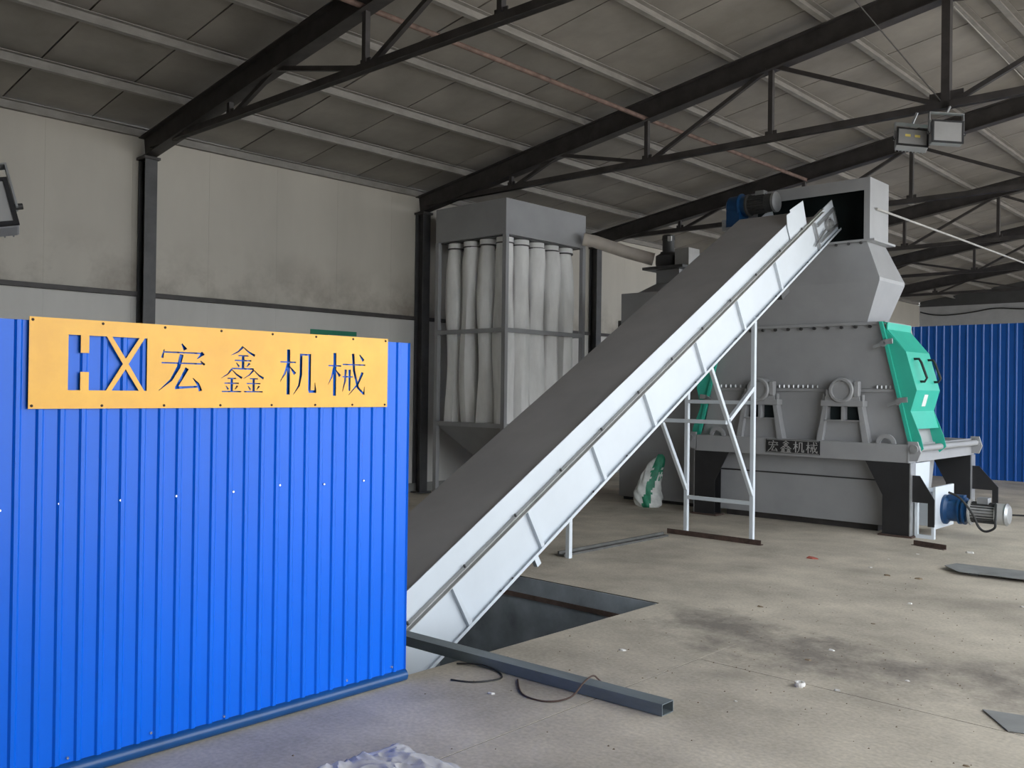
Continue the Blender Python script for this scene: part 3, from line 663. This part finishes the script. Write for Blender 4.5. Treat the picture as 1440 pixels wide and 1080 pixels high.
for k in range(20):
    a_ = 2*math.pi*k/20; d_ = Vector((0, math.cos(a_), math.sin(a_))); fins.bar(gz+Vector((.30, 0, 0))+d_*.105, gz+Vector((.545, 0, 0))+d_*.105, .005, .03, d_)
fins.build('cooling_fins', 'motor_dark', mo)
MB().box(gz.x+.36, gz.x+.48, gz.y-.06, gz.y+.06, gz.z+.10, gz.z+.17).build('terminal_box', 'galv', mo, bevel=.005)
MB().tube(smooth_path([(-3.42, BY+.30, .52), (-3.30, BY+.32, .46), (-3.18, BY+.34, .30), (-3.12, BY+.36, .16), (-3.05, BY+.36, .115), (-2.96, BY+.36, .16), (-2.95, BY+.36, .24), (-3.0, 11.2, .40)]), .013, 8).build('motor_cable', 'black_rubber', hm, smooth=True)

# ------------------------------------------------------------------ dust collector
DX0, DX1, DY0, DY1, DT = -10.3, -8.85, 9.42, 11.22, 4.305
dc = thing('dust_collector', ((DX0+DX1)/2, (DY0+DY1)/2, 0), 'tall grey dust collector frame full of hanging white filter bags', 'dust collector')
MB().box(DX0, DX1, DY0, DY1, 3.80, DT).build('top_box', 'machine_grey', dc, bevel=.004)
MB().box(DX0+.05, DX1-.05, DY0+.05, DY1-.05, 3.785, 3.80).build('bag_plate', 'motor_dark', dc)
pw = .065
for x in (DX0, DX1-pw):
    for y_ in (DY0, DY1-pw):
        MB().angle((x if x == DX0 else x+pw, y_ if y_ == DY0 else y_+pw, 0), (x if x == DX0 else x+pw, y_ if y_ == DY0 else y_+pw, 3.80), .001).box(x, x+pw, y_, y_+pw, 0, 3.80).build('post', 'machine_grey', dc)
for z in (2.42, 1.06):
    MB().box(DX0+pw, DX1-pw, DY0, DY0+.05, z, z+.06).build('rail', 'machine_grey', dc); MB().box(DX0+pw, DX1-pw, DY1-.05, DY1, z, z+.06).build('rail', 'machine_grey', dc)
    MB().box(DX1-.05, DX1, DY0+pw, DY1-pw, z, z+.06).build('rail', 'machine_grey', dc); MB().box(DX0, DX0+.05, DY0+pw, DY1-pw, z, z+.06).build('rail', 'machine_grey', dc)
cxm, cym = (DX0+DX1)/2, (DY0+DY1)/2
def rect(h_, k, z): return [(cxm+sx*h_, cym+sy*k, z) for sx, sy in ((-1, -1), (1, -1), (1, 1), (-1, 1))]
MB().loft([rect(.70, .86, 1.12), rect(.70, .86, 1.06), rect(.15, .18, .36), rect(.15, .18, .20)]).build('dust_hopper', 'machine_grey', dc)
def bag(cx_, cy_, sd):
    rnd = random.Random(sd); rings = []; n_ = 20
    ph = rnd.random()*6; z0, z1 = 1.12, 3.70
    for k in range(13):
        t = k/12; z = z1+(z0-z1)*t
        base = .135+.014*math.sin(t*9+ph)+(-.02 if k in (0,) else 0)+.012*t
        ring_ = []
        for i in range(n_):
            a_ = 2*math.pi*i/n_; rr = base*(1+(.06*math.sin(6*a_+ph+t*2)+.05*math.sin(3*a_-ph*2+t*4))*min(1, t*3))
            ring_.append((cx_+rr*math.cos(a_)+.012*math.sin(t*5+ph), cy_+rr*math.sin(a_)+.012*math.sin(t*4+ph*2), z))
        rings.append(ring_)
    b = MB().loft(rings).build('filter_bag', 'bag_cloth', dc, smooth=True)
    MB().cyl((cx_, cy_, 3.70), (cx_, cy_, 3.785), .125, n=18, cap=False).build('bag_cuff', 'bag_cloth', b, smooth=True)
    MB().cyl((cx_, cy_, 3.695), (cx_, cy_, 3.713), .134, n=18).build('bag_clamp', 'motor_dark', b)
sd = 0
for i in range(4):
    for j in range(5):
        if i < 2 and j > 2: continue       # nothing of these shows
        bag(-10.07+i*.335, 9.63+j*.335, sd); sd += 1

# ------------------------------------------------------------------ settling bin, fan and duct behind the conveyor
sb = thing('settling_bin', (-7.6, 12.0, 0), 'tall grey sheet metal settling bin behind the conveyor', 'bin')
BX0, BX1, BYF, BYB = -8.16, -6.70, 11.22, 12.7
MB().box(BX0, BX1, BYF, BYB, .05, 3.06).build('body', 'machine_grey', sb, bevel=.004)
MB().box(BX0-.01, BX1+.01, BYF-.012, BYB+.01, .72, .745).build('seam_flange', 'machine_grey', sb)
MB().box(BX0+.05, BX1-.05, BYF+.05, BYB-.05, 0, .05).build('skid', 'steel_dark', sb)
MB().box(BX0-.20, BX0-.002, BYF+.2, BYF+.6, 2.0, 2.68).build('side_box', 'motor_dark', sb)
MB().loft([[(-7.98, 11.34, 3.06), (-7.28, 11.34, 3.06), (-7.28, 12.2, 3.06), (-7.98, 12.2, 3.06)], [(-7.80, 11.6, 3.22), (-7.40, 11.6, 3.22), (-7.40, 12.0, 3.22), (-7.80, 12.0, 3.22)], [(-7.80, 11.6, 3.42), (-7.40, 11.6, 3.42), (-7.40, 12.0, 3.42), (-7.80, 12.0, 3.42)]]).build('outlet_neck', 'machine_grey', sb)
fn = thing('exhaust_fan', (-7.6, 11.8, 3.42), 'dark exhaust fan with upright motor on top of the grey bin', 'fan')
MB().box(-7.95, -7.25, 11.45, 12.15, 3.42, 3.46).build('base_frame', 'motor_dark', fn)
MB().lathe((-7.72, 11.8, 3.60), (0, 0, 1), [(-.14, .16), (-.08, .19), (.05, .19), (.09, .12)], 24).build('fan_housing', 'motor_dark', fn, smooth=True)
MB().box(-7.48, -7.24, 11.6, 11.9, 3.46, 3.72).build('control_box', 'rail_grey', fn, bevel=.006)
mo = MB().lathe((-7.72, 11.8, 3.69), (0, 0, 1), [(0, .12), (.02, .12), (.021, .09), (.20, .09), (.201, .10), (.27, .095), (.285, .06)], 20).build('motor', 'motor_dark', fn, smooth=True)
MB().box(-7.66, -7.60, 11.68, 11.71, 3.86, 3.93).build('rating_label', 'white_plastic', mo)
tag(MB().tube([(-8.77, 11.06, 3.92), (-8.65, 11.17, 3.89), (-8.25, 11.50, 3.72), (-7.93, 11.72, 3.61)], .095, 20).build('air_duct', 'duct_cream', smooth=True), 'cream round air duct between dust collector and exhaust fan', 'duct')

# ------------------------------------------------------------------ floodlights
def floodlight(loc, rot, label, led=True, hang=None):
    t = thing('floodlight', loc, label, 'floodlight', 'floodlights')
    OFF[t.name] = Vector((0, 0, 0))
    w, h, d = .15, .115, .04
    MB().box(-w, w, -d, d, -h, h).build('housing', 'lamp_grey', t, bevel=.01)
    for k in range(9): MB().box(-w+.02+k*.0325-.003, -w+.02+k*.0325+.003, d+.0005, d+.035, -h+.02, h-.02).build('cooling_fin', 'lamp_grey', t)
    fr = MB(); e = .018
    for a in ((-w, w, -h, -h+e), (-w, w, h-e, h), (-w, -w+e, -h+e, h-e), (w-e, w, -h+e, h-e)): fr.box(a[0], a[1], -d-.012, -d-.0005, a[2], a[3])
    fr.build('bezel', 'black_paint', t)
    gl = MB().box(-w+e, w-e, -d-.008, -d-.0005, -h+e, h-e).build('lens', 'lamp_glass', t)
    if led:
        for x in (-.045, .045): MB().box(x-.025, x+.025, -d-.011, -d-.0082, .0, .03).build('led_chip', 'lamp_led', gl)
    br = MB()
    for s in (-1, 1): br.box(s*(w+.012)-.004, s*(w+.012)+.004, -.02, .02, -.01, .20)
    br.box(-w-.016, w+.016, -.02, .02, .20, .208); br.build('bracket', 'galv', t)
    for s in (-1, 1): MB().cyl((s*(w+.001), 0, 0), (s*(w+.035), 0, 0), .013, n=10).build('pivot_knob', 'black_rubber', t)
    t.rotation_euler = rot
    if hang:
        Mi = Euler(rot).to_matrix(); L0 = Vector(loc); hb_ = MB().bar(L0+Mi @ Vector((0, 0, .206)), hang, .02, .02)
        hb_.v = [tuple(Mi.inverted() @ (Vector(p)-L0)) for p in hb_.v]; hb_.build('hanger', 'galv', t)
    return t
R_ = math.radians
floodlight((-3.32, 9.40, 4.135), (R_(-28), R_(8), R_(32)), 'grey floodlight with yellow LED chips hung under the roof truss', True, (-3.30, 9.50, 4.43))
floodlight((-3.00, 9.42, 4.15), (R_(-8), R_(4), R_(40)), 'grey floodlight with dull lens hung beside the truss king post', False, (-2.99, 9.50, 4.43))
fp_ = thing('lamp_post', (-4.15, .87, 0), 'thin dark post behind the blue partition holding a floodlight', 'post')
MB().box(-4.17, -4.13, .85, .89, .02, 2.62).build('pole', 'steel_dark', fp_); MB().box(-4.22, -4.08, .80, .94, 0, .02).build('foot', 'steel_dark', fp_)
fr_ = Euler((R_(-25), R_(-12), R_(75))); fl_loc = Vector((-4.15, 1.255, 2.30)); tipp = fl_loc+fr_.to_matrix() @ Vector((0, 0, .212))
MB().bar((-4.15, .88, tipp.z+.02), tipp+Vector((0, 0, .012)), .02, .02).build('arm', 'steel_dark', fp_)
floodlight(fl_loc, tuple(fr_), 'loose floodlight tilted on a bracket above the blue partition', False)
# white conduit
tag(MB().tube([(-4.24, 10.9, 3.80), (-4.25, 13.9, 3.84), (-4.3, 20, 3.92), (-4.38, 31.58, 4.06)], .014, 8).build('conduit_pipe', 'conduit_grey', smooth=True), 'thin white conduit pipe running back from the crusher hood', 'pipe')
# notice on wall
nb = tag(MB().box(XW+.006, XW+.016, 7.56, 8.36, 1.85, 2.42).build('wall_notice', 'notice_green'), 'green notice board on the side wall peeking over the yellow sign', 'notice')
MB().box(XW+.016, XW+.018, 7.85, 8.36, 2.25, 2.355).build('white_band', 'rail_grey', nb)

# ------------------------------------------------------------------ things on the floor
# channel beam across the pit corner
bx0, bx1 = -6.7, -2.53
tb = MB(); ya, yb, hh, tt = 3.86, 3.96, .058, .004
def yl(x, y_): return y_+(x-bx1)*.04
for (p0, p1, z0, z1) in ((ya, ya+tt, 0, hh), (yb-tt, yb, 0, hh), (ya+tt, yb-tt, hh-tt, hh), (ya+tt, yb-tt, 0, tt)):
    tb.add([(x, yl(x, y_), z) for x in (bx0, bx1) for y_ in (p0, p1) for z in (z0+.004, z1+.004)], [(0, 1, 3, 2), (4, 6, 7, 5), (0, 4, 5, 1), (2, 3, 7, 6), (0, 2, 6, 4), (1, 5, 7, 3)])
tag(tb.build('steel_box_beam', 'steel_tube'), 'long dark grey steel tube lying across the corner of the pit', 'steel tube')
wire = [(-3.87, 3.75, .006), (-3.72, 3.80, .02), (-3.58, 3.80, .006), (-3.50, 3.72, .005), (-3.56, 3.58, .005), (-3.68, 3.52, .005)]
tag(MB().tube(smooth_path(wire), .005, 6).build('wire_loop', 'black_rubber', smooth=True), 'loop of black wire at the pit edge under the steel tube', 'wire')
wire = [(-3.42, 3.78, .006), (-3.24, 3.62, .005), (-3.08, 3.62, .005), (-3.0, 3.72, .02), (-3.0, 3.83, .07), (-3.03, 3.95, .075), (-3.05, 4.02, .04), (-3.05, 4.06, .008)]
tag(MB().tube(smooth_path(wire), .005, 6).build('wire_tie', 'rust_dark', smooth=True), 'bent wire hooked over the dark grey steel tube', 'wire')
# fertiliser sack leaning on the bin
def sack():
    t = thing('woven_sack', (-7.28, 10.75, 0), 'half empty green and white woven sack slumped on the floor', 'sack')
    c = Vector((-7.30, 10.74, 0)); rings = []; n_ = 44; K = 24
    pr = [(.0, .13, .07), (.03, .165, .10), (.12, .185, .115), (.24, .18, .10), (.36, .165, .085), (.47, .15, .065), (.56, .13, .05), (.63, .125, .04), (.69, .10, .03), (.73, .055, .015)]
    def prof(z):
        for a, b in zip(pr[:-1], pr[1:]):
            if z <= b[0]: f_ = (z-a[0])/(b[0]-a[0]); return a[1]+(b[1]-a[1])*f_, a[2]+(b[2]-a[2])*f_
        return pr[-1][1:]
    zs = [.73*k/K for k in range(K+1)]; fm = []; rr = random.Random(3)
    for k, z in enumerate(zs):
        a_, b_ = prof(z); ring_ = []
        for i in range(n_):
            t_ = 2*math.pi*i/n_; w = 1+.05*math.sin(4*t_+k*.5)+.05*math.sin(9*t_-k*.9)+.06*math.sin(2*t_+k*.33)+.03*(rr.random()-.5)
            lx = a_*w*math.cos(t_)+.05*(z/.73)**2-.03*math.sin(z*6); ly = b_*w*math.sin(t_)
            zz = z*(1-.10*max(0, -math.cos(t_))*(z/.73)) if z > .3 else z
            ring_.append(c+Vector((lx*.75+.66*ly, lx*.66-.75*ly, zz))+Vector((-.03, .16, 0))*z)
        rings.append(ring_)
    for k in range(K):
        for i in range(n_):
            t_ = 2*math.pi*(i+.5)/n_; u = math.cos(t_); z = zs[k]; n1 = .10*math.sin(k*1.9)+.06*math.sin(i*2.3)
            band = abs(u-(-.35+1.05*z/.73)+n1*.5) < .30 and math.sin(t_) > -.2
            topg = z > .46+n1 and u > -.25
            fm.append(1 if band or topg else 0)
    fm += [0, 1]
    MB().loft(rings).build('sack_body', None, t, smooth=True, mats=['sack_white', 'sack_green'], fm=fm)
sack()
# plastic film heap
def film(cx_, cy_, w, d, rot, h):
    from mathutils import noise
    nx, ny = 80, 70; vs_ = []
    for i in range(nx+1):
        for j in range(ny+1):
            u, v = i/nx, j/ny; e = min(1, 7*min(u, 1-u, v, 1-v))
            p = Vector((u*2.2+v*1.5, v*4.2-u, 4.1)); n1 = noise.noise(p); n2 = 1-abs(noise.noise(p*2.3+Vector((9, 1, 2))))*2; n3 = 1-abs(noise.noise(p*5.1))*2
            px_ = (u-.5)*w+.05*noise.noise(Vector((v*3, u*2, 7))); py_ = (v-.5)*d+.06*noise.noise(Vector((u*3, v*2, 3)))
            z = .006+e*h*max(.05, .35+.5*n1+.34*n2+.06*n3)
            vs_.append((cx_+px_*math.cos(rot)-py_*math.sin(rot), cy_+px_*math.sin(rot)+py_*math.cos(rot), z))
    fs_ = [(i*(ny+1)+j, (i+1)*(ny+1)+j, (i+1)*(ny+1)+j+1, i*(ny+1)+j+1) for i in range(nx) for j in range(ny)]
    return MB().add(vs_, fs_).build('plastic_film', 'film', smooth=True)
tag(film(-2.96, 2.44, .44, .56, R_(4), .06), 'crumpled clear plastic film on the floor by the blue partition', 'plastic film')
# steel sheets on the floor
o = MB().prism([(-2.84, 9.0), (-2.66, 8.78), (-1.3, 8.9), (-1.3, 9.35), (-2.80, 9.2)], 2, .03, .034).box(-2.6, -2.52, 8.9, 9.15, 0, .03).box(-1.6, -1.5, 8.95, 9.2, 0, .03).build('steel_sheet', 'plate_grey'); tag(o, 'flat grey steel sheet on the floor beyond the dark stains', 'steel sheet')
o = MB().prism([(-1.42, 5.10), (-1.24, 4.86), (-.9, 4.98), (-1.05, 5.2)], 2, .004, .008).build('sheet_offcut', 'plate_grey'); tag(o, 'small grey sheet offcut lying on the oil stained concrete', 'sheet offcut')
o = MB().angle((-3.54, 10.22, 0), (-3.18, 10.13, 0), .05, .006).build('angle_offcut', 'rust_dark'); tag(o, 'rusty angle iron offcut on the floor below the blue gearmotor', 'angle iron')
o = MB().box(-5.74, -5.66, 6.9, 8.72, 0, .02).box(-5.74, -5.72, 6.9, 8.72, .02, .045).build('floor_shadow_strip', 'floor_shadow_dark'); tag(o, 'dark strip added for the shadow line along the floor beside the conveyor stand', 'angle iron')  # made-up dark strip in place of a shadow/pour line on the concrete
tag(MB().tube(smooth_path([(-3.55, 13.6, .012), (-3.3, 13.75, .012), (-3.05, 13.7, .012), (-2.8, 13.85, .012), (-2.4, 13.8, .012)]), .012, 6).build('floor_cable', 'black_rubber', smooth=True), 'black cable lying on the floor behind the gearmotor', 'cable')
# little debris
def scrap(name, p, sz, mt, label, cat, group):
    rr = random.Random(hash((round(p[0], 2), round(p[1], 2))) % 9999); n_ = 5
    ang = rr.random()*6; pts = [(p[0]+sz*(.6+.6*rr.random())*math.cos(ang+6.283*i/n_), p[1]+sz*.6*(.6+.6*rr.random())*math.sin(ang+6.283*i/n_)) for i in range(n_)]
    h = sz*.25
    mb = MB().loft([[(x, y_, 0) for x, y_ in pts], [(x*.85+p[0]*.15, y_*.85+p[1]*.15, h*(.6+.8*rr.random())) for x, y_ in pts]])
    return tag(mb.build(name, mt), label, cat, group)
rd = random.Random(5)
for i in range(26):
    x = rd.uniform(-3.4, -.6); y_ = rd.uniform(3.2, 10.0)
    if -3.0 < x < -1.2 and 8.6 < y_ < 9.5: continue
    if x < -.0 and 3.7 < y_ < 4.1: continue
    if -1.5 < x < -.85 and 4.8 < y_ < 5.3: continue
    if -2.4 < x < -2.1 and 4.7 < y_ < 4.95: continue
    if rd.random() < .6: scrap('paper_scrap', (x, y_), rd.uniform(.012, .03), 'paper', 'tiny pale scrap littering the concrete floor', 'scrap', 'pale scraps on the floor')
    else: scrap('wood_chip', (x, y_), rd.uniform(.015, .04), 'wood_chip', 'tiny brown chip littering the concrete floor', 'chip', 'brown chips on the floor')
scrap('red_rag', (-3.94, 8.6), .06, 'red_rag', 'small red rag on the floor near the conveyor stand', 'rag', None)
o = MB().lathe((-2.26, 4.80, 0), (0, 0, 1), [(0, .025), (.012, .03), (.025, .028), (.0251, .018), (.012, .017)], 12).build('bottle_cap', 'paper'); tag(o, 'small pale round cap on the floor by the slab joint', 'cap')
scrap('paper_sheet', (-2.95, 10.1), .06, 'paper', 'torn white paper on the floor near the blue gearmotor', 'paper', None)
# grit nobody could count
gm = MB(); rd = random.Random(9)
for i in range(420):
    x = rd.gauss(-2.3, 1.1); y_ = rd.gauss(5.6, 1.6)
    if x < -3.85 or y_ < 2.2 or y_ > 10.1 or (3.7 < y_ < 4.05) or (-1.5 < x < -.8 and 4.8 < y_ < 5.3): continue
    s = rd.uniform(.002, .006); gm.add([(x-s, y_-s, 0), (x+s, y_-s*.6, 0), (x+s*.3, y_+s, 0), (x, y_, s)], [(0, 1, 2), (0, 1, 3), (1, 2, 3), (2, 0, 3)])
tag(gm.build('floor_grit', 'wood_chip'), 'fine brown grit scattered over the concrete', 'grit', None, 'stuff')
